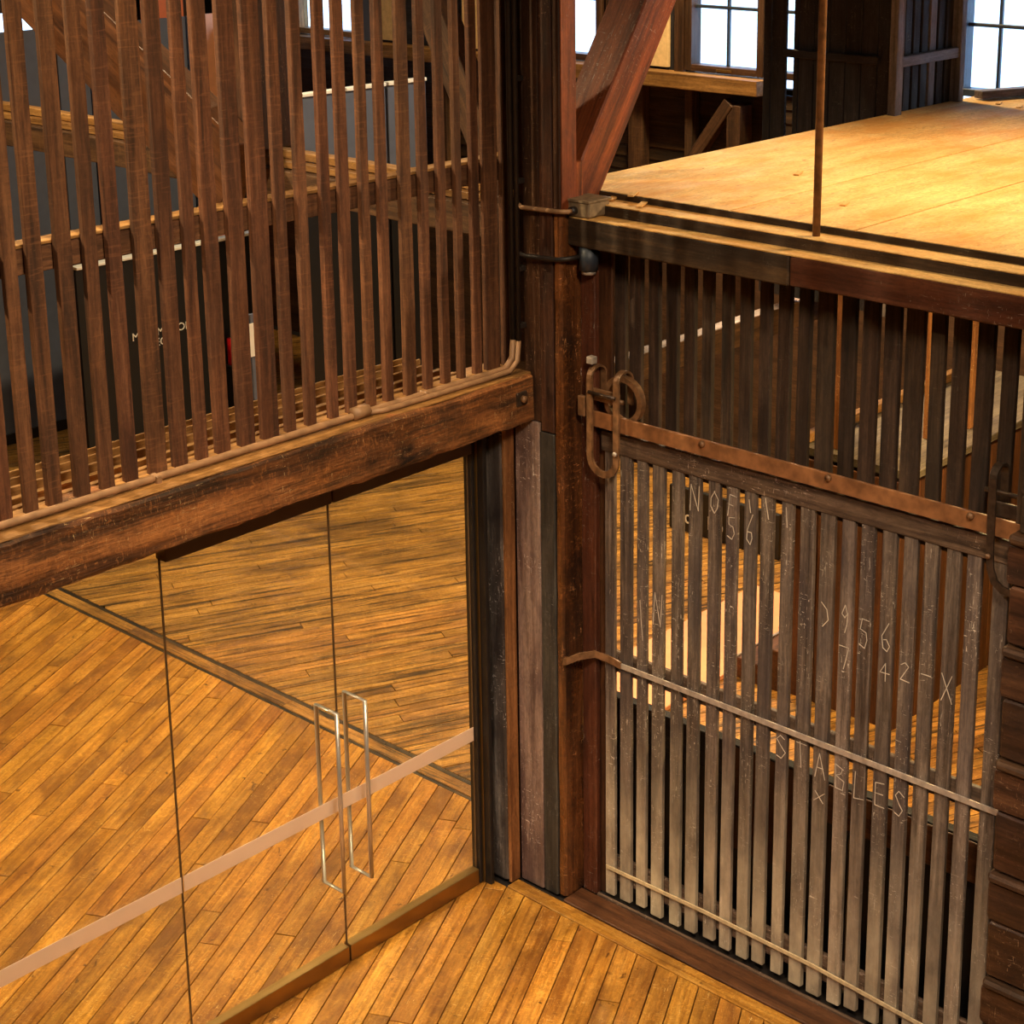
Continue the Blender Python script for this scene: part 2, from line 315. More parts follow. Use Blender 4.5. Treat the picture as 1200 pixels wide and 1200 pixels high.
# ------------------------------------------------------------------ FLOOR
fl = struct('floor', 'worn orange-brown plank floor laid in a chevron either side of a dark seam')
box('subfloor', -8.6, 6.2, -8.6, 10.6, -.14, -.022, 'sub', fl)
VIEW = [(-3.9, -1.6), (-3.7, 2.2), (.3, 6.3), (5.9, 6.0), (5.9, .2), (2.6, -3.6), (-1.4, -2.6)]
def inview(poly):
    p = poly
    for i in range(len(VIEW)):
        a, b = VIEW[i-1], VIEW[i]; nx, ny = -(b[1]-a[1]), b[0]-a[0]
        p = clip(p, nx, ny, nx*a[0]+ny*a[1])
        if not p: return 0
    return area2(p)
def lay(ang, width, regions, mat, r0, seed, lens, maxparts, off=0):
    rr = random.Random(seed); ca, sa = math.cos(ang), math.sin(ang); parts = []; rest_v = []; rest_f = []
    for k in range(-120, 121):
        s = r0+k*width; t = -14+rr.random()*2
        while t < 14:
            ln = rr.uniform(*lens); g = .003
            q = [(t+g, s+g), (t+ln-g, s+g), (t+ln-g, s+width-g), (t+g, s+width-g)]
            q = [(a*ca-b*sa, a*sa+b*ca) for a, b in q]
            for reg in regions:
                p = q
                for h in reg:
                    p = clip(p, *h)
                    if len(p) < 3: break
                if len(p) >= 3 and area2(p) > .0015:
                    c = (sum(a for a, b in p)/len(p), sum(b for a, b in p)/len(p))
                    vis = inview(p); dist = math.hypot(c[0]+6.1, c[1]+5.8)
                    parts.append((0 if vis < .25*area2(p) and vis < .01 else 1/(1+dist), p, rr.uniform(-.0012, .0012)))
            t += ln
    parts.sort(key=lambda a: -a[0])
    for i, (v, p, dz) in enumerate(parts):
        vs, fs, mw = prism_data(p, ang, -.021, dz)
        if v > 0 and i < maxparts: mesh('plank', vs, fs, mat, mw, fl)
        else:
            n0 = len(rest_v); rest_v += [tuple(mw @ Vector(a)) for a in vs]; rest_f += [tuple(n0+a for a in f) for f in fs]
    if rest_v:
        rot = Matrix.Rotation(ang, 4, 'Z'); inv = rot.inverted()
        o = mesh('more_planks', [inv @ Vector(a) for a in rest_v], rest_f, mat, rot, fl); o['kind'] = 'stuff'
A1, A2 = R(27.5), R(-25.5)
lay(A1, .112, [[(0, -1, -.035), (1, 0, .215), (-1, 0, 8.4), (0, 1, 10.4)], [(0, 1, .03), (1, 0, -.272), (-1, 0, 8.4), (0, -1, 8.4)]], 'floor', .02, 3, (1.3, 4.2), 185)
lay(A2, .105, [[(-1, 0, -.375), (1, 0, 5.98), (0, 1, 10.4), (0, -1, 8.4)]], 'floor_far', .03, 5, (1.6, 4.2), 112)
for x0, x1, z, sm in ((.218, .243, -.002, 'seam'), (.246, .335, .001, 'floor_far'), (.338, .372, -.002, 'seam')):
    y = -.05
    while y < 10: l = rnd.uniform(1.4, 2.6); box('seam_board', x0, x1, y, min(y+l, 10.4)-.003, -.021, z, sm, fl, bev=.002); y += l

# ------------------------------------------------------------------ HALL SHELL
ce = struct('ceiling', 'dark boarded ceiling high above the hall'); box('ceiling_boards', -8.6, 6.3, -8.6, 10.8, 7.6, 7.8, 'shell', ce)
w = struct('wall_near', 'dark boarded hall wall behind the viewer'); box('wall_boards', -8.6, 6.3, -8.8, -8.6, -.1, 7.6, 'shell', w)
w = struct('wall_left', 'dark boarded hall wall at the far left'); box('wall_boards', -8.8, -8.6, -8.8, 10.8, -.1, 7.6, 'shell', w)
w = struct('wall_end', 'dark boarded end wall behind the display panels')
for a in ((-8.6, 2.55, 0, 7.6), (4.5, 6.3, 0, 7.6), (2.55, 4.5, 0, 3.4), (2.55, 4.5, 3.66, 7.6)): box('wall_boards', a[0], a[1], 10.5, 10.7, a[2]-.02, a[3], 'shell', w)
def window(name, label, wall_x, ya, yb, za, zb, nv, nh, wood_m='frame'):
    """window in the plane x = wall_x between ya<yb, za<zb"""
    t = struct(name, label, (wall_x, (ya+yb)/2, za)); f = .07
    fr = box('window_frame', wall_x-.02, wall_x+.12, ya, ya+f, za, zb, wood_m, t)
    box('window_frame', wall_x-.02, wall_x+.12, yb-f, yb, za, zb, wood_m, t)
    box('window_frame', wall_x-.02, wall_x+.12, ya+f, yb-f, za, za+f*.8, wood_m, t); box('window_frame', wall_x-.02, wall_x+.12, ya+f, yb-f, zb-f, zb, wood_m, t)
    box('pane', wall_x+.06, wall_x+.066, ya+f, yb-f, za+f*.8, zb-f, 'pane', t, bev=.0005)
    for i in range(1, nv): y = ya+f+(yb-ya-2*f)*i/nv; box('muntin', wall_x+.04, wall_x+.075, y-.012, y+.012, za+f*.8, zb-f, 'sash', t)
    for z in nh: box('muntin', wall_x+.035, wall_x+.08, ya+f, yb-f, z-.014, z+.014, 'sash', t)
    return t
X = 6.0; ZS, ZT = 3.34, 4.85
wf = struct('wall_right', 'outer timber wall with a row of bright windows above dark siding')
box('wall_boards', X+.13, X+.2, -8.6, 10.7, -.02, 2.2, 'shell', wf); box('wall_boards', X, X+.2, -8.6, 10.7, ZT, 7.6, 'shell', wf)
z = 2.18
while z < 3.2:      # horizontal siding boards, lapped
    for ya in (-1.6, 2.2, 5.6): beam('siding_board', (X+.08, ya, z+.055), (X+.08, ya+3.78 if ya < 2 else ya+3.38, z+.055), .03, .125, 'siding', wf, upv=(.10, 0, 1), bev=.006)
    z += .115
box('wall_boards', X+.13, X+.2, -8.6, 10.7, 2.2, 3.26, 'sub', wf)
wins = [(-2.9, -1.7), (-1.45, -.25), (-.15, 1.04), (1.95, 2.76), (2.84, 3.67), (4.62, 5.6), (7.86, 8.9), (9.0, 10.1)]
labs = ['window at the far right end of the outer wall', 'window beyond the loft, out past the right edge', 'bright window with slim glazing bars beyond the loft at upper right', 'window seen as a slit through the dark boards', 'small bright casement window with brown frame above the ochre sill', 'window seen between corner post and leaning brace', 'pale blue window seen through the upper slats', 'second pale blue window seen through the upper slats']
for i, ((a, b), lb) in enumerate(zip(wins, labs)):
    window('window_%d' % (i+1), lb, X, a, b, ZS+.02 if i > 2 else ZS+.03, ZT, 4 if i < 3 else 2, (3.91, 4.4), 'frame' if 2 < i < 6 else ('sash' if i < 3 else 'sill'))
ys = sorted([v for p in wins for v in p]); edges = [-8.6]+ys+[10.7]
for i in range(0, len(edges), 2):
    a, b = edges[i], edges[i+1]
    if b-a > .005: box('pier_board', X+.02, X+.14, a, b, 3.25, ZT+.02, 'frame' if b-a < .3 else 'barn', wf)
for a, b in ((3.86, 4.2), (7.28, 7.6), (5.65, 6.4)): box('cream_panel', X-.01, X+.03, a, b, ZS+.03, ZT, 'cream', wf)
box('frame_board', X-.03, X+.05, 3.68, 3.78, ZS, ZT, 'frame', wf); box('frame_board', X-.03, X+.05, 4.24, 4.56, ZS, ZT, 'frame', wf); box('frame_board', X-.03, X+.04, 7.66, 7.84, ZS, ZT, 'grey_panel', wf)
sl = box('window_sill', X-.16, X+.1, 2.8, 10.3, 3.215, 3.345, 'sill', wf, segs=20, rough=.004); sl['label'] = 'long ochre sill beam under the windows'
box('window_sill', X-.3, X+.1, -3, 1.1, 3.25, 3.33, 'barn_rail', wf)
for (y0, y1) in ((4.12, 4.28), (3.56, 3.64), (5.3, 5.4), (6.6, 6.7)): box('stud', X-.05, X+.06, y0, y1, 2.1, 3.2, 'stud', wf)
box('stud', X-.14, X+.04, 2.98, 3.12, 2.1, 3.12, 'stud', wf)
beam('wall_brace', (X-.1, 3.1, 3.14), (X-.1, 3.62, 2.45), .09, .11, 'stud', wf, upv=(0, 1, 1))
lt = box('sash_latch', X-.035, X-.02, 3.16, 3.32, 3.375, 3.395, 'yellow', wf, bev=.002); lt.data.materials[0] = M['bronze']
o = mesh('water', [(-200, -200, 0), (200, -200, 0), (200, 200, 0), (-200, 200, 0)], [(0, 1, 2, 3)], 'water', Matrix.Translation((207, 0, -3)))
tag(o, 'pale bright water outside the windows', 'water', kind='structure')

# ------------------------------------------------------------------ GLASS DOOR WALL (plane y = 0)
def glazing(name, label, x0, x1, handle=None, rail=True, header=True):
    t = thing(name, label, 'glass door' if handle else 'glass panel', ((x0+x1)/2, .03, 0))
    g = box('glass_pane', x0+.002, x1-.002, .024, .034, .09 if rail else .02, 2.40, 'glass', t, bev=.001)
    box('pane_edge', x0, x0+.0018, .024, .034, .09, 2.40, 'header', t, bev=.0003); box('pane_edge', x1-.0018, x1, .024, .034, .09, 2.40, 'header', t, bev=.0003)
    if rail: r = box('bottom_rail', x0+.004, x1-.004, .002, .056, .004, .092, 'bronze', t, bev=.003); r['label'] = 'bronze bottom rail'
    box('frosted_strip', x0+.005, x1-.005, .0205, .0235, .822, .898, 'tape', t, bev=.0005)
    if header: box('top_rail', x0+.004, x1-.004, -.01, .06, 2.375, 2.47, 'header', t, bev=.003)
    if handle:
        h0, h1 = .455, 1.385
        h = tube('pull_handle', [(handle, -.07, h0), (handle, .075, h0), (handle, .075, h1), (handle, -.07, h1)], .011, 'steel', g, 10, closed=True); h['label'] = 'brushed steel rectangular pull handle through the glass'
    return t
glazing('glass_door', 'left glass door leaf, steel pull handle near its right edge', -2.1455, -1.2365, -1.318)
glazing('glass_door', 'right glass door leaf, steel pull handle near its left edge, beside the black jamb', -1.234, -.345, -1.145)
glazing('glass_panel', 'fixed clear glass panel left of the doors under the ragged beam end', -4.6, -2.148, None, True, False)
glazing('glass_panel', 'fixed clear glass panel out beyond the left edge', -8.0, -4.606, None, True, False)
jb = thing('door_jamb', 'black metal door jamb between right glass door and grey boards', 'door frame', (-.28, .03, 0))
box('jamb_post', -.343, -.321, .0, .06, .004, 2.53, 'black_metal', jb); box('jamb_post', -.314, -.287, -.05, .06, .0, 2.53, 'black_metal', jb)
box('jamb_seal', -.3205, -.3145, -.01, .05, .004, 2.5, 'bronze', jb, bev=.001); box('jamb_filler', -.287, -.236, .02, .06, .0, 2.53, 'black_metal', jb)

# ------------------------------------------------------------------ BIG DOOR BEAM and what lies on it
bm_ = thing('door_beam', 'heavy ragged hewn timber beam over the glass doors', 'beam', (-2, -.1, 2.54))
beam('timber', (-.15, -.09, 2.664), (-8.5, -.09, 2.664), .32, .245, 'beam', bm_, bev=.014, segs=160, rough=.015)
dl = box('dusty_top', -8.4, -.16, -.236, .04, 2.784, 2.792, 'sill', bm_, bev=.003, segs=90, rough=.0025); dl['label'] = 'pale dusty top of the beam'
sq = thing('square_bolt', 'rusty square bolt head set in the beam end near the post', 'bolt', (-.25, -.25, 2.68))
box('washer', -.285, -.215, -.262, -.246, 2.648, 2.718, 'iron_dark', sq); cyl('bolt_head', (-.25, -.262, 2.683), (-.25, -.282, 2.683), .018, 'iron', sq, 8)
c1 = thing('conduit', 'pair of dusty conduits along the beam ledge turning up beside the corner post', 'conduit', (-2, -.155, 2.81))
tube('pipe', [(-8, -.135, 2.811), (-4, -.137, 2.811), (-1.2, -.146, 2.811), (-.32, -.15, 2.811), (-.25, -.152, 2.815), (-.205, -.155, 2.86), (-.198, -.156, 2.95)], .0155, 'conduit', c1, 10)
tube('riser', [(-.198, -.156, 2.95), (-.196, -.156, 7.4)], .016, 'conduit_black', c1, 10)
cyl('coupler', (-1.22, -.150, 2.822), (-1.13, -.150, 2.822), .03, 'conduit', c1, 6)
for x in (-2.25, -.78): box('pipe_clip', x-.012, x+.012, -.17, -.12, 2.786, 2.826, 'conduit', c1)
c2 = c1
tube('pipe', [(-1.13, -.148, 2.808), (-1.05, -.176, 2.806), (-.4, -.186, 2.806), (-.26, -.19, 2.81), (-.21, -.192, 2.85), (-.2, -.193, 2.95)], .0125, 'conduit', c2, 10)
tube('riser', [(-.2, -.193, 2.95), (-.198, -.193, 7.4)], .013, 'conduit_black', c2, 10)
for i, z in enumerate((3.02, 3.3, 3.72, 4.2, 4.6)): box('pipe_clip', -.2, -.152, -.205, -.14, z-.012, z+.012, 'conduit_black', c2)

# ------------------------------------------------------------------ SLATTED SCREEN above the beam
ss = thing('slat_screen', 'tall screen of rough brown upright slats standing behind the door beam', 'slatted screen', (-1.8, -.04, 2.79))
sl_px = [(-2.793, -2.724), (-2.696, -2.619), (-2.573, -2.493), (-2.457, -2.383), (-2.349, -2.273), (-2.23, -2.132), (-2.117, -2.032), (-2.0, -1.93), (-1.901, -1.813), (-1.783, -1.684), (-1.662, -1.556), (-1.534, -1.461), (-1.42, -1.346), (-1.289, -1.218), (-1.182, -1.106), (-1.062, -.992), (-.957, -.886), (-.832, -.746), (-.709, -.639), (-.596, -.525), (-.487, -.423), (-.384, -.313), (-.304, -.19), (-.183, -.112), (-.108, -.078)]
sl_px = [(-2.793-.112*i, -2.724-.112*i) for i in range(1, 9)]+sl_px
for a, b in sl_px:
    j = rnd.uniform(-.004, .004); j2 = rnd.uniform(-.014, .014); th = rnd.uniform(.027, .033); fa = a+th*.85*(a+6.09)/5.75
    bo = beam('slat', ((fa+b)/2+j*.6, -.06+th/2, 2.785), ((fa+b)/2+j2*.6, -.06+th/2, 6.4), b-fa, th, 'slat', ss, upv=(0, -1, 0), bev=.003, segs=10, rough=.003)
g = box('cross_rail', -5.2, -.065, -.02, .06, 3.70, 3.80, 'slat', ss, segs=12, rough=.004); g['label'] = 'horizontal rail behind the slats'; box('lit_rail_top', -5.2, -.065, -.022, .066, 3.802, 3.815, 'sill', ss, bev=.002)  # thin pale layer paints the light on top of the rail
box('cross_rail', -5.2, -.065, -.02, .07, 5.3, 5.38, 'sill', ss); box('cross_rail', -5.2, -.065, -.02, .07, 6.2, 6.3, 'sill', ss)
fd = thing('floor_battens', 'row of long thin battens lying behind the foot of the slats', 'battens', (-2, .2, 2.79))
for y0, y1, z in ((.01, .04, 2.80), (.10, .13, 2.80), (.19, .21, 2.81), (.26, .272, 2.82), (.31, .322, 2.83)): box('batten', -5.2, -.42, y0, y1, z-.05, z, 'sill', fd, bev=.002)
box('bearer', -5.2, -.3, .06, .34, 2.66, 2.70, 'sub', fd)

# ------------------------------------------------------------------ CORNER POST group
cp = thing('corner_post', 'massive dark brown corner post between glass doors and slatted gate', 'post', (-.05, -.3, 0))
box('filler', -.152, -.062, -.372, -.29, 2.505, 7.55, 'post', cp); box('timber', -.15, .0, -.425, -.374, .0, 3.6, 'post_worn', cp, bev=.012, segs=40, rough=.004); box('timber', -.15, -.04, -.425, -.374, 3.603, 7.55, 'post', cp, bev=.008)
box('inner_timber', -.129, .12, -.372, .12, .0, 2.54, 'post', cp, bev=.006); box('inner_timber', -.06, .06, -.372, .1, 2.79, 3.6, 'post', cp); box('inner_timber', -.06, -.03, -.372, .1, 3.6, 7.55, 'post', cp, bev=.006)
box('side_timber', -.148, -.062, -.287, -.183, 2.545, 7.55, 'post', cp)
box('edge_board', -.153, -.131, -.372, -.279, .0, 2.50, 'slate_board', cp)['label'] = 'slate grey edge board'
box('face_board', -.156, -.13, -.276, -.117, .0, 2.54, 'grey_board', cp, segs=20, rough=.002)['label'] = 'worn grey purple board'
box('step_block', -.045, .006, -.43, -.3, 3.62, 3.82, 'red_wood', cp)
box('lit_face', -.146, -.044, -.431, -.424, 3.6, 7.5, 'red_wood', cp, bev=.001)['label'] = 'outer face above the loft, painted reddish as if lamp-lit'  # thin red skin paints lamp light on this side of the post
jp = thing('jamb_timber', 'rounded grey and orange timber stile right of the black door jamb', 'door jamb', (-.2, -.08, 0))
box('stile', -.234, -.158, -.094, .1, .0, 2.54, 'stile', jp, bev=.012, segs=20, rough=.002); box('stile_edge', -.230, -.16, -.115, -.095, .0, 2.54, 'orange_board', jp)
gj = thing('gate_jamb', 'narrow red-brown upright board between corner post and gate', 'board', (-.01, -.48, 0))
box('board', -.018, .02, -.518, -.427, .0, 3.4, 'fascia_red', gj, bev=.006); box('backing_board', .03, .05, -.585, -.43, .0, 3.4, 'brown_panel', gj)

# threshold boards of the gate
tr = struct('trim_1', 'pale floor board and dark track board along the gate', (-.15, -2, 0))
box('pale_board', -.268, -.182, -4.4, -.12, -.02, .004, 'floor', tr, bev=.003); box('track_board', -.178, -.03, -4.4, -.43, -.02, .012, 'brown_panel', tr, bev=.004)
box('track_lip', -.028, -.012, -4.4, -.53, -.02, .02, 'gate_rail', tr, bev=.002)

# ------------------------------------------------------------------ SLIDING GATE (plane x = 0)
ga = thing('sliding_gate', 'tall grey slatted sliding gate hung from an iron track, chalk marks on its slats', 'gate', (.02, -1.6, .03))
gs = [(-.562, -.63), (-.658, -.736), (-.764, -.832), (-.86, -.938), (-.975, -1.047), (-1.075, -1.151), (-1.189, -1.263), (-1.291, -1.361), (-1.393, -1.465), (-1.484, -1.559), (-1.597, -1.665), (-1.698, -1.777), (-1.804, -1.884), (-1.914, -1.986), (-2.012, -2.085), (-2.118, -2.194), (-2.222, -2.294), (-2.321, -2.394), (-2.425, -2.497), (-2.521, -2.593), (-2.641, -2.72)]
GS = []
for a, b in gs:
    GS.append(upright('slat', .0, a, b+.011*(b+5.81)/6.09, .035+rnd.uniform(-.012, .012), 2.44, .026, 'gate', ga, lean=rnd.uniform(-.004, .004), bev=.0035, segs=8, rough=.002))
box('top_rail', -.006, .03, -2.76, -.545, 2.425, 2.53, 'gate_rail', ga, bev=.005, segs=24, rough=.002)
box('back_rail', .028, .055, -2.74, -.56, .1, .24, 'gate_rail', ga); box('back_rail', .028, .055, -2.74, -.56, 1.27, 1.38, 'gate_rail', ga)
bd = tube('iron_band', [(-.012, -.64, 1.338), (-.012, -1.4, 1.334), (-.012, -2.755, 1.326)], 0, 'worn_steel', ga, flat=(.013, .004, (0, 0, 1))); bd['label'] = 'worn steel band across the slats'
hk = tube('hook', [(-.16, -.43, 1.335), (-.165, -.46, 1.35), (-.12, -.50, 1.372), (-.05, -.54, 1.372), (-.016, -.60, 1.352), (-.014, -.68, 1.34)], 0, 'iron', ga, flat=(.018, .005, (0, 0, 1))); hk['label'] = 'rusty hook gripping the post'
tube('rope_lath', [(-.008, -.578, .186), (-.010, -1.2, .196), (-.011, -1.85, .188), (-.010, -2.46, .15)], 0, 'lath', ga, flat=(.009, .004, (0, 0, 1)))
ST = {'S': [(.9, .85, .5, 1, .1, .8, .5, .52, .9, .3, .5, 0, .1, .12)], 'T': [(0, 1, 1, .95), (.5, 1, .5, 0)], 'A': [(0, 0, .5, 1, 1, 0), (.2, .4, .8, .4)], 'B': [(.1, 0, .1, 1, .8, .85, .7, .6, .1, .5, .9, .35, .8, .05, .1, 0)],
      'L': [(.2, 1, .1, 0, 1, .05)], 'E': [(1, 1, .1, .95, .1, 0, 1, .05), (.1, .5, .8, .52)], 'N': [(0, 0, .1, 1, .9, 0, 1, 1)], 'O': [(.5, 1, .1, .7, .1, .3, .5, 0, .9, .3, .9, .7, .5, 1)], 'F': [(.1, 0, .2, 1, 1, .95), (.2, .55, .7, .55)],
      '5': [(.9, 1, .2, 1, .15, .6, .7, .6, .9, .3, .6, 0, .1, .1)], '6': [(.8, 1, .2, .5, .2, .15, .6, 0, .85, .25, .6, .45, .2, .4)], '9': [(.8, .7, .4, 1, .15, .7, .5, .5, .8, .75, .75, .3, .4, 0)], '2': [(.1, .8, .5, 1, .9, .75, .1, 0, 1, .02)],
      '1': [(.3, 1, .6, 0)], '7': [(0, 1, .9, 1, .4, 0)], '4': [(.7, 0, .6, 1, 0, .4, 1, .42)], 'D': [(.1, 1, .7, .8, .8, .4, .2, 0)], '-': [(0, .5, 1, .55)], 'X': [(0, 0, 1, 1), (0, 1, 1, 0)]}
def chalk(ch, y, z, w, h):
    vs = []; fs = []; th = .0017
    for stroke in ST[ch]:
        pts = [Vector((y-(stroke[i]-.5+rnd.uniform(-.09, .09))*w, z+(stroke[i+1]-.5+rnd.uniform(-.05, .05))*h)) for i in range(0, len(stroke), 2)]
        for a, b in zip(pts, pts[1:]):
            d = (b-a).normalized(); n = Vector((-d.y, d.x))*th; k = len(vs); a2, b2 = a-d*th*.5, b+d*th*.5
            for x_ in (-.0042, -.0026):
                for q in (a2+n, b2+n, b2-n, a2-n): vs.append((x_, q.x-y, q.y-z))
            fs += [(k, k+1, k+2, k+3), (k+4, k+7, k+6, k+5)]+[(k+i, k+4+i, k+4+(i+1) % 4, k+(i+1) % 4) for i in range(4)]
    mesh('chalk_mark', vs, fs, 'chalk', Matrix.Translation((0, y, z)), min(GS, key=lambda o: abs(W[o].translation.y-y)))
for ch, y, z in zip('STABLES', (-1.63, -1.738, -1.844, -1.95, -2.048, -2.156, -2.258), (1.235, 1.232, 1.213, 1.2, 1.193, 1.19, 1.184)): chalk(ch, y, z, .056, .125)
for ch, y, z, h in (('D', -1.844, 1.95, .12), ('9', -1.95, 1.965, .12), ('5', -2.048, 1.925, .13), ('6', -2.156, 1.94, .13), ('2', -2.258, 1.814, .09), ('N', -1.113, 2.318, .12), ('O', -1.226, 2.327, .11), ('F', -1.326, 2.335, .11), ('5', -1.326, 2.227, .1), ('6', -1.429, 2.246, .14),
                    ('1', -1.429, 2.36, .06), ('1', -1.522, 2.368, .1), ('1', -1.631, 2.357, .1), ('-', -2.357, 1.83, .05), ('7', -1.95, 1.78, .1), ('4', -2.156, 1.78, .08), ('X', -2.461, 1.8, .12), ('N', -.9, 1.7, .16), ('1', -.8, 1.62, .2), ('X', -1.844, 1.06, .05)): chalk(ch, y, z, .05, h)
# track
ir = thing('iron_track', 'long brown flat iron track above the gate with bolt heads', 'track', (-.04, -1.6, 2.6))
ib = box('bar', -.052, -.036, -4.2, -.5, 2.556, 2.632, 'iron_rail', ir, bev=.002, segs=12, rough=.001)
for y in (-1.193, -1.874, -2.555, -3.3): cyl('bolt_head', (-.052, y, 2.615), (-.066, y, 2.615), .015, 'iron', ib, 8)
# hangers
def arc(c, r, a0, a1, n, x): return [(x, c[0]+r*math.cos(R(a0+(a1-a0)*i/n)), c[1]+r*math.sin(R(a0+(a1-a0)*i/n))) for i in range(n+1)]
ha = thing('gate_hanger', 'large rusty double strap hanger with roller at the left top of the gate', 'hanger', (-.08, -.62, 2.6))
ax = (1, 0, 0)
def strapU(y1, y2, ztop, zbot, x, par, mat='iron'):
    r = abs(y1-y2)/2; c = (y1+y2)/2; pts = [(x, y1, ztop)]+[(x, y1, ztop-(ztop-zbot)*i/4) for i in range(1, 4)]
    pts += arc((c, zbot+r*.25), r, 0, -180, 12, x)+[(x, y2, zbot+(ztop-zbot)*i/4) for i in range(1, 4)]+[(x, y2, ztop)]
    return tube('strap', pts, 0, mat, par, flat=(.006, .0001, ax)) if False else band(pts, x, .017, .006, mat, par)
def band(pts, x, hw, ht, mat, par, name='strap'):
    """flat bar whose broad face looks towards -x, following pts in the y-z plane"""
    pts = [Vector(p) for p in pts]; m = len(pts); c = sum(pts, Vector())/m; vs = []; fs = []
    for i, p in enumerate(pts):
        t = (pts[min(i+1, m-1)]-pts[max(i-1, 0)]).normalized(); s = Vector((0, -t.z, t.y))
        if s.length < .1: s = Vector((0, 1, 0))
        s.normalize(); n = t.cross(s)
        for q, w_ in ((1, 1), (1, -1), (-1, -1), (-1, 1)): vs.append(p-c+s*hw*q+n*ht*w_)
    for i in range(m-1):
        for j in range(4): k = (j+1) % 4; fs.append((i*4+j, i*4+k, i*4+4+k, i*4+4+j))
    fs += [(3, 2, 1, 0), tuple(range((m-1)*4, m*4))]
    return mesh(name, vs, fs, mat, Matrix.Translation(c), par)
strapU(-.535, -.70, 2.80, 2.40, -.075, ha)
def loop(y, z, x0, x1, par, mat='iron'):
    c = ((x0+x1)/2, z); r = abs(x1-x0)/2
    pts = [(c[0]-r*math.cos(R(180*i/10)), y, c[1]+r*math.sin(R(180*i/10))) for i in range(11)]+[(x1, y, z-.12)]
    return tube('strap_top', pts, 0, mat, par, flat=(.017, .005, (0, 1, 0)))
loop(-.535, 2.80, -.075, .03, ha); loop(-.70, 2.80, -.075, .03, ha)
wv = [(-.01, -.70+.105*math.cos(R(a)), 2.712+.105*math.sin(R(a))) for a in range(0, 360, 15)]
tube('roller', wv, 0, 'iron', ha, closed=True, flat=(.014, .010, ax))
tube('roller_rim', [(-.03, y, z) for x, y, z in wv], 0, 'iron', ha, closed=True, flat=(.004, .014, ax))
cyl('axle', (-.085, -.535, 2.735), (-.085, -.70, 2.735), .009, 'iron_dark', ha, 8); cyl('axle', (-.05, -.51, 2.71), (-.05, -.72, 2.71), .012, 'iron', ha, 8)
box('spacer', -.06, -.045, -.70, -.53, 2.69, 2.75, 'iron', ha)
cyl('rivet', (-.083, -.70, 2.46), (-.093, -.70, 2.46), .012, 'worn_steel', ha, 10); box('top_nut', -.08, -.04, -.555, -.515, 2.87, 2.905, 'worn_steel', ha)
box('end_stop', -.075, -.05, -.5, -.455, 2.60, 2.70, 'iron', ha)
hb = thing('gate_hanger', 'dark iron strap hanger at the right top of the gate by the plank wall', 'hanger', (-.08, -2.7, 2.6))
band([(-.07, -2.655, 2.80), (-.07, -2.656, 2.6), (-.07, -2.658, 2.48), (-.07, -2.664, 2.42), (-.07, -2.685, 2.37), (-.07, -2.72, 2.345), (-.07, -2.78, 2.34)], -.07, .016, .005, 'iron_dark', hb)
loop(-2.655, 2.80, -.07, .03, hb, 'iron_dark'); cyl('rivet', (-.075, -2.655, 2.475), (-.086, -2.655, 2.475), .011, 'iron', hb, 8); cyl('axle', (-.03, -2.6, 2.735), (-.03, -2.9, 2.735), .011, 'iron_dark', hb, 8)
box('spacer', -.045, -.03, -2.85, -2.64, 2.64, 2.70, 'iron_dark', hb)

# ------------------------------------------------------------------ UPPER SLATS over the gate
us = thing('transom_slats', 'row of dark upright slats between the iron track and the loft beam', 'slatted screen', (.12, -1.6, 2.5))
u = [(-.436, -.512), (-.54, -.612), (-.635, -.712), (-.748, -.815), (-.854, -.925), (-.96, -1.025), (-1.066, -1.128), (-1.176, -1.236), (-1.277, -1.343), (-1.385, -1.447), (-1.487, -1.556), (-1.594, -1.661), (-1.691, -1.779), (-1.814, -1.888), (-1.922, -2.002), (-2.027, -2.106), (-2.131, -2.22), (-2.248, -2.316), (-2.351, -2.425), (-2.464, -2.54), (-2.578, -2.645), (-2.69, -2.76), (-2.80, -2.87)]
u += [(-2.91-.11*i, -2.98-.11*i) for i in range(0, 12)]
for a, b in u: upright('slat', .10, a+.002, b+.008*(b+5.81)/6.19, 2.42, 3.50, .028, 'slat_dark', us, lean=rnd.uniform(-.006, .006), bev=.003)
box('lower_rail', .10, .15, -4.2, -.43, 2.36, 2.43, 'slat_dark', us)

# ------------------------------------------------------------------ LOFT
lf = thing('loft_beam', 'long stepped beam along the loft edge with dusty lit ledges', 'beam', (0, -2.5, 3.43))
box('fascia', -.10, .012, -1.668, -.418, 3.434, 3.566, 'loft_beam', lf, bev=.006, segs=20, rough=.003); box('fascia', -.10, .012, -5.5, -1.675, 3.436, 3.567, 'fascia_red', lf, bev=.006, segs=30, rough=.003)['label'] = 'reddish fascia board'
box('ledge_timber', .013, .19, -5.5, -.30, 3.44, 3.62, 'loft_beam', lf, bev=.008, segs=40, rough=.004)
box('cap_board', -.098, .014, -5.5, -.43, 3.564, 3.571, 'ply', lf, bev=.002); box('cap_board', .016, .16, -5.5, -.33, 3.618, 3.623, 'ply', lf, bev=.002)
pf = thing('loft_platform', 'dusty orange plywood loft deck on the beam', 'platform', (2, -2, 3.6))
for (x0, x1) in ((.156, 2.42), (2.423, 4.28)):
    for (y0, y1) in ((-1.163, -.14), (-1.820, -1.176), (-3.05, -1.832), (-4.3, -3.056), (-5.5, -4.306)): box('plywood_sheet', x0, x1, y0, y1, 3.637, 3.655, 'ply', pf, bev=.002)
for y in (-.2, -1.17, -1.83, -3.05, -4.3, -5.4): box('joist', .2, 4.2, y-.03, y+.03, 3.5, 3.61, 'barn', pf)
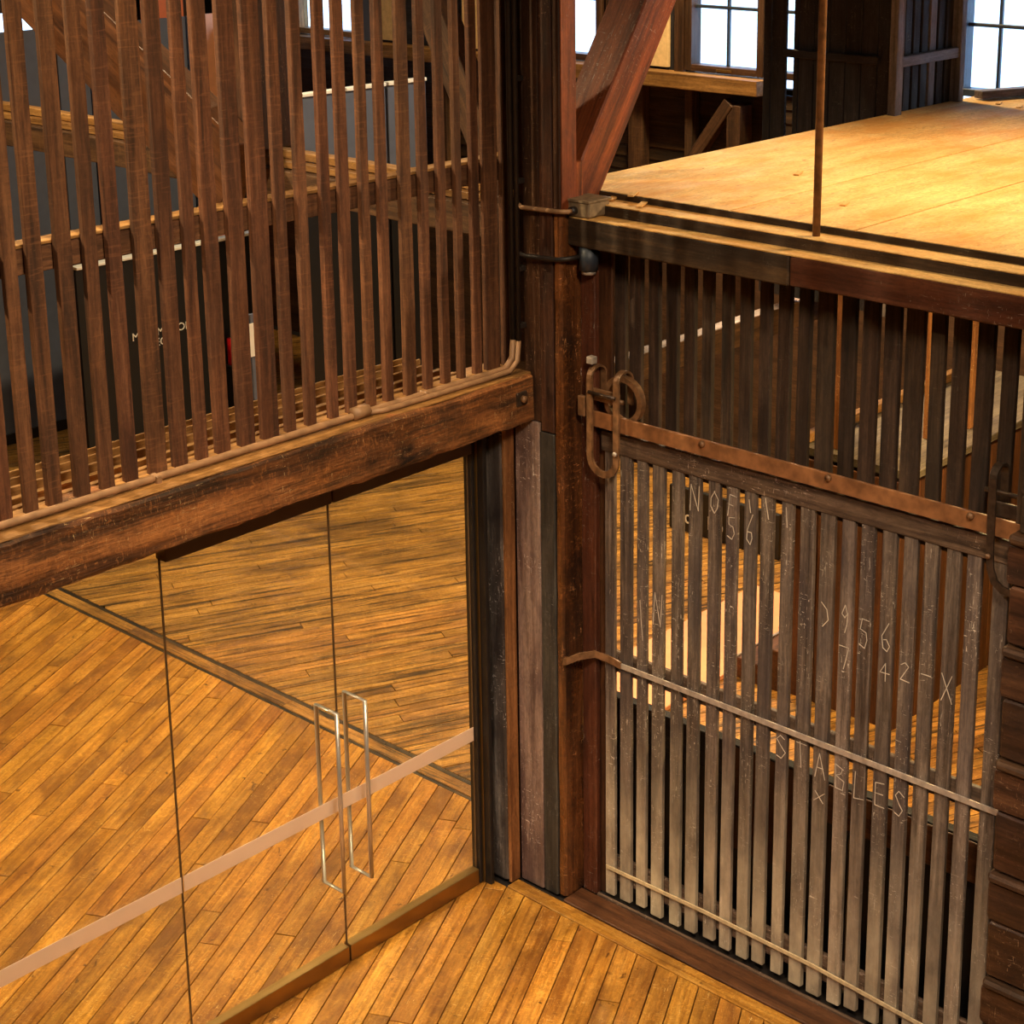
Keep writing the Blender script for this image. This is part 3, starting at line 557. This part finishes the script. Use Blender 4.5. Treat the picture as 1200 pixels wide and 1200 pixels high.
box('shaded_edge', .149, .157, -5.5, -.14, 3.622, 3.652, 'loft_beam', pf, bev=.001); box('edge_joist', 4.1, 4.2, -5.4, -.2, 3.42, 3.5, 'barn', pf)  # dark strip paints the shade on the front edge of the plywood
for n, (p0, p1, w_, h_) in enumerate((((4.02, -.25, 3.69), (4.9, -.62, 3.69), .09, .05), ((4.5, .15, 3.53), (4.45, -1.0, 3.53), .16, .05))):
    o = beam('loose_board', p0, p1, w_, h_, 'barn_rail'); tag(o, ['short pale board end lying on the far edge of the loft', 'grey board lying beyond the loft edge below the window'][n], 'board')
rng = random.Random(4)
for i, (x, y) in enumerate(((.13, -.52), (.16, -.62), (.1, -.72), (3.95, -.45), (3.9, -.62), (1.1, -.9), (.6, -1.5))):
    o = beam('wood_chip', (x-.04, y, 3.63+(.028 if x > .15 else 0)), (x+.04, y+.03, 3.634+(.028 if x > .15 else 0)), .03, .008, 'ply', bev=.001); tag(o, 'small wood chip '+['on the lower loft ledge right beside the junction box', 'on the plywood edge just right of the junction box', 'on the loft ledge, third chip right of the junction box', 'at the far corner of the loft by the end stud', 'on the far loft edge near the loose boards', 'out on the plywood left of the iron rod', 'on the plywood front edge just left of the iron rod'][i], 'chip', 'wood chips on the loft')
rod = cyl('iron_rod', (.083, -1.682, 3.60), (.083, -1.682, 7.6), .017, 'iron', None, 12); tag(rod, 'slim rusty iron rod standing up from the loft beam', 'rod')
jx = thing('junction_box', 'small dusty metal junction box on the end of the loft ledge', 'junction box', (-.03, -.46, 3.575))
box('body', -.10, .05, -.555, -.42, 3.575, 3.645, 'box_metal', jx, bev=.006); box('lid', -.107, .057, -.562, -.413, 3.645, 3.656, 'box_metal', jx, bev=.004)
cyl('gland', (-.102, -.47, 3.605), (-.13, -.47, 3.605), .02, 'black_metal', jx)
c3 = thing('conduit', 'short conduit bending round the post to the junction box', 'conduit', (-.17, -.3, 3.6))
tube('pipe', [(-.19, -.175, 3.68), (-.192, -.185, 3.62), (-.19, -.215, 3.60), (-.178, -.3, 3.60), (-.172, -.41, 3.603), (-.168, -.45, 3.605), (-.15, -.468, 3.605), (-.12, -.47, 3.605)], .0115, 'conduit', c3, 10)
c4 = thing('conduit', 'lower dark conduit bending round the post to the hanging lamp', 'conduit', (-.17, -.3, 3.38))
tube('pipe', [(-.19, -.175, 3.44), (-.192, -.185, 3.385), (-.19, -.215, 3.37), (-.178, -.3, 3.37), (-.172, -.42, 3.375), (-.15, -.46, 3.38), (-.08, -.49, 3.385)], .0115, 'conduit_black', c4, 10)
cy = thing('downlight', 'small dark cylindrical lamp under the left end of the loft beam', 'lamp', (-.05, -.51, 3.3))
cyl('housing', (-.05, -.51, 3.32), (-.05, -.51, 3.43), .046, 'sash', cy, 20); cyl('lens_ring', (-.05, -.51, 3.30), (-.05, -.51, 3.32), .034, 'worn_steel', cy, 20)
br = thing('knee_brace', 'thick red-brown brace leaning from the corner post over the loft', 'brace', (.1, -.3, 3.65))
beam('timber', (.02, -.29, 3.62), (1.98, -.29, 6.6), .23, .21, 'red_wood', br, upv=(-1, 0, .6), bev=.008)
# enclosure of dark boards behind the loft
en = thing('board_enclosure', 'dark boarded enclosure rising behind the far left edge of the loft', 'partition', (3.4, .2, 2.6))
y = -.16; 
while y < .78:
    w_ = .115 if not .5 < y < .56 else .04
    yb = min(y+w_, .8)
    box('board', 3.13, 3.155, y, yb-.004, 2.4, 6.0, 'barn', en)
    y = yb
    if .56 < y < .6: y = .625
box('backing', 3.156, 3.17, -.16, .5, 2.4, 6, 'sub', en)
box('corner_stud', 3.08, 3.16, -.215, -.16, 2.4, 6.0, 'barn_rail', en); box('cross_rail', 3.09, 3.13, -.07, .62, 3.95, 4.0, 'barn', en)
x = 3.19
while x < 3.82: box('board', x, x+.075, -.14, -.115, 2.4, 6.0, 'barn_rail' if rnd.random() < .3 else 'barn', en); x += .098
box('backing', 3.17, 3.88, -.10, -.09, 2.4, 6, 'sub', en)
box('end_stud', 3.86, 3.92, -.2, -.12, 2.4, 6.0, 'barn_rail', en); box('return_rail', 3.13, 3.87, -.19, -.145, 3.935, 4.0, 'barn_rail', en)

# ------------------------------------------------------------------ PLANK WALL at the right
pw = thing('plank_wall', 'wall of thick stacked dark planks with pale rounded ledges right of the gate', 'plank wall', (-.1, -3.6, 0))
zs = [-.0, .125, .62, 1.12, 1.635, 2.135, 2.615]
for i in range(len(zs)-1):
    z0, z1 = zs[i], zs[i+1]; m_ = z0+(z1-z0)*.55
    jx_ = rnd.uniform(-.012, .012)
    if z1-z0 > .2:
        box('plank', -.12, -.04, -4.6, -2.772+jx_, z0+.012, m_-.006, 'post', pw, bev=.008, segs=16, rough=.004); box('plank', -.118, -.04, -4.6, -2.766-jx_, m_, z1-.045, 'post', pw, bev=.008, segs=16, rough=.004)
    else: box('plank', -.12, -.04, -4.6, -2.77, z0+.01, z1-.045, 'post', pw)
    box('ledge', -.145, -.04, -4.6, -2.762+jx_, z1-.04, z1, 'stud', pw, bev=.018)
for i in range(5): box('plank', -.11, -.04, -4.6, -2.80+.004*(i % 2), 2.622+.162*i, 2.778+.162*i, 'slat_dark', pw, bev=.006)
box('end_post', -.05, .06, -2.86, -2.75, .0, 3.43, 'slat_dark', pw)

# ------------------------------------------------------------------ LOW BOARD PARTITION just behind the gate
lp = thing('low_partition', 'low blackened board partition standing behind the gate', 'partition', (.2, -1.7, 0))
y = -.46
while y > -4.2: box('board', .17, .2, y-.235, y-.004, .0, .86, 'black_panel', lp); y -= .24
box('cap_rail', .15, .21, -4.2, -.46, .86, 1.05, 'barn', lp); box('brown_board', .145, .165, -1.66, -1.22, .50, 1.04, 'brown_panel', lp); box('brown_rail', .135, .149, -4.2, -1.80, .85, 1.045, 'brown_panel', lp)

# ------------------------------------------------------------------ UNDER THE LOFT
bx = thing('boxed_counter', 'large brown boarded box with greyish top standing under the loft', 'counter', (3.5, -.35, 0))
for i in range(10): box('side_board', 2.5+.225*i, 2.5+.225*i+.222, -.735, -.71, .0, 1.6, 'brown_panel', bx)
for i in range(4): box('end_board', 2.48, 2.50, -.735+.195*i, -.735+.195*i+.192, .0, 1.6, 'brown_panel', bx)
for i in range(10): box('back_board', 2.5+.225*i, 2.5+.225*i+.222, .03, .05, .0, 1.6, 'brown_panel', bx)
box('top_slab', 2.55, 4.78, -.76, .03, 1.6, 1.65, 'slab', bx); box('top_edge', 2.6, 4.78, .0, .06, 1.66, 1.72, 'sill', bx)
sp = thing('low_steps', 'two low brown steps with thin metal nosings beside the boxed counter', 'steps', (3.1, .25, 0))
box('step', 2.45, 3.9, .07, .25, .0, .28, 'brown_panel', sp); box('step', 2.45, 3.9, .25, .43, .0, .14, 'brown_panel', sp); box('nosing', 2.45, 3.9, .238, .252, .28, .29, 'steel', sp); box('nosing', 2.45, 3.9, .418, .432, .14, .15, 'steel', sp)
o = box('display_platform', 1.5, 3.67, .46, 1.16, .002, .035, 'salmon', None, bev=.004); tag(o, 'low pale salmon platform on the floor behind the gate', 'platform')
sg = thing('sign_board', 'black sign board with white lettering standing on the floor behind the gate', 'sign', (4.24, 1.87, 0))
box('board', 4.215, 4.25, 1.335, 2.39, .002, .365, 'black_panel', sg)
text('lettering', 'c a l b o', .16, 'white', (4.21, 2.24, .08), (0, -1, 0), (0, 0, 1), sg, .002)
o = box('floor_tape', 5.24, 5.31, 2.5, 2.95, .002, .006, 'yellow', None, bev=.001); tag(o, 'short strip of bright yellow tape on the floor beyond the black sign', 'tape')
o = box('tie_timber', .6, 4.2, .46, .56, 2.22, 2.38, 'stud', None, segs=10, rough=.004); tag(o, 'long pale horizontal timber under the loft seen through the transom slats', 'timber')
for n, (x, y, w_) in enumerate(((2.62, -.2, .05), (2.95, -.32, .035), (3.15, -.5, .035), (3.5, -.6, .05))):
    o = box('prop_post', x, x+w_, y, y+w_, 1.65, 3.41, 'orange_board'); tag(o, 'slender orange-brown prop on the boxed counter, %s' % ['leftmost and thickest', 'second from left', 'third from left', 'rightmost, nearest the plank wall'][n], 'post', )
for n, (x, y) in enumerate(((1.2, -1.0), (1.5, -.6))):
    pass

# ------------------------------------------------------------------ FRAME LINE behind the slats (x = 0, y > 0)
fb = thing('tie_beam', 'stepped tie beam running back from the corner post behind the slats', 'beam', (.05, 3, 3.35))
box('timber', .0, .16, .14, 10.4, 3.36, 3.52, 'stud', fb, bev=.006, segs=30, rough=.004); box('rail', .04, .16, .14, 10.4, 3.525, 3.565, 'sill', fb); box('rail', .08, .16, .14, 10.4, 3.57, 3.615, 'sill', fb)
ip = thing('inner_post', 'dark upright post behind the slats standing on the tie beam', 'post', (.08, 2.05, 3.6)); box('timber', -.02, .2, 1.93, 2.2, 3.617, 7.55, 'post', ip)
kb = thing('knee_brace', 'broad dark diagonal brace behind the left slats', 'brace', (.08, 3, 3.6)); beam('timber', (-.12, 2.0, 3.46), (-.12, 5.4, 5.30), .16, .50, 'brown_panel', kb, upv=(0, -.5, 1))
kb = thing('knee_brace', 'steep brown brace behind the slats next to the corner post', 'brace', (.08, .3, 3.65)); beam('timber', (.09, .22, 3.72), (.09, 1.4, 5.9), .12, .17, 'stud', kb, upv=(0, -1, .5))
hr = thing('hanging_post', 'second dark upright far back behind the leftmost slats', 'post', (.08, 6.3, 3.6)); box('timber', -.02, .2, 6.1, 6.35, 3.62, 7.55, 'post', hr)

# ------------------------------------------------------------------ DISPLAY PANELS behind the slats
for n, (x0, x1) in enumerate(((-1.4, -.4), (-.38, .62), (.64, 1.64), (1.66, 2.66), (2.68, 3.7), (3.72, 4.3))):
    t = thing('display_wall', 'tall grey display wall panel behind the slats, %s from the left' % ['first', 'second', 'third', 'fourth', 'fifth', 'sixth'][n], 'display panel', ((x0+x1)/2, 8.2, 0), None)
    for k in range(3): box('panel_board', x0+(x1-x0)*k/3, x0+(x1-x0)*(k+1)/3-.02, 8.2, 8.24, .01, 3.7, 'grey_panel', t)
    box('base', x0, x1, 8.18, 8.3, .0, .1, 'black_metal', t)
for n, (x0, x1) in enumerate(((3.64, 4.12), (4.14, 4.62), (4.64, 5.12))):
    t = thing('display_screen', 'grey display screen with white top edge near the windows, %s' % ['left', 'middle', 'right'][n], 'display panel', ((x0+x1)/2, 6, 0))
    box('panel_board', x0, x1-.01, 6, 6.04, 2.3, 3.17, 'grey_panel', t); box('lower_board', x0, x1-.01, 6, 6.04, .0, 2.29, 'black_panel', t); box('top_edge', x0, x1-.01, 5.98, 6.06, 3.17, 3.20, 'white', t)
bp = thing('black_panel', 'large black exhibition panel with white lettering and white top edge', 'display panel', (2.9, 7, 0))
box('panel_board', 1.94, 3.9, 7.0, 7.06, .0, 1.80, 'black_panel', bp); box('top_edge', 1.94, 3.9, 6.98, 7.08, 1.80, 1.825, 'white', bp)
for s, x, z in (('M', 2.445, 1.07), ('M', 2.705, 1.07), ('OF', 2.925, 1.065), ('EC', 2.68, .975)): text('lettering', s, .10, 'white', (x, 6.995, z), (1, 0, 0), (0, 0, 1), bp, .002)
o = box('orange_banner', 5.05, 5.6, 10.3, 10.32, .3, 4.6, 'orange'); tag(o, 'tall plain orange banner far behind the slats', 'banner')
o = box('pinkish_panel', 5.66, 5.95, 10.1, 10.14, .0, 3.5, 'salmon'); tag(o, 'dull pinkish panel beside the orange banner', 'display panel')
t = thing('fire_extinguisher', 'small red fire extinguisher beside the black panel', 'extinguisher', (3.46, 6.9, .66))
box('stand', 3.39, 3.53, 6.83, 6.97, .0, .655, 'black_metal', t); cyl('body', (3.46, 6.9, .66), (3.46, 6.9, .9), .06, 'red', t, 14); cyl('valve', (3.46, 6.9, .9), (3.46, 6.9, .97), .02, 'black_metal', t, 10)
o = box('notice_sheet', 2.19, 2.28, 5.0, 5.006, 1.36, 1.63, 'white', None, bev=.001); tag(o, 'narrow white notice sheet on the thin grey stand', 'notice')
o = box('notice_stand', 2.21, 2.26, 5.01, 5.04, .0, 1.7, 'grey_panel'); tag(o, 'thin grey stand behind the white notice sheet', 'stand')
o = box('glint_strip', .11, .125, .50, .515, 2.84, 3.358, 'white', None, bev=.002); tag(o, 'thin white strip painted as a light reflection behind the slats near the corner post', 'glint')  # white strip stands in for a light reflection
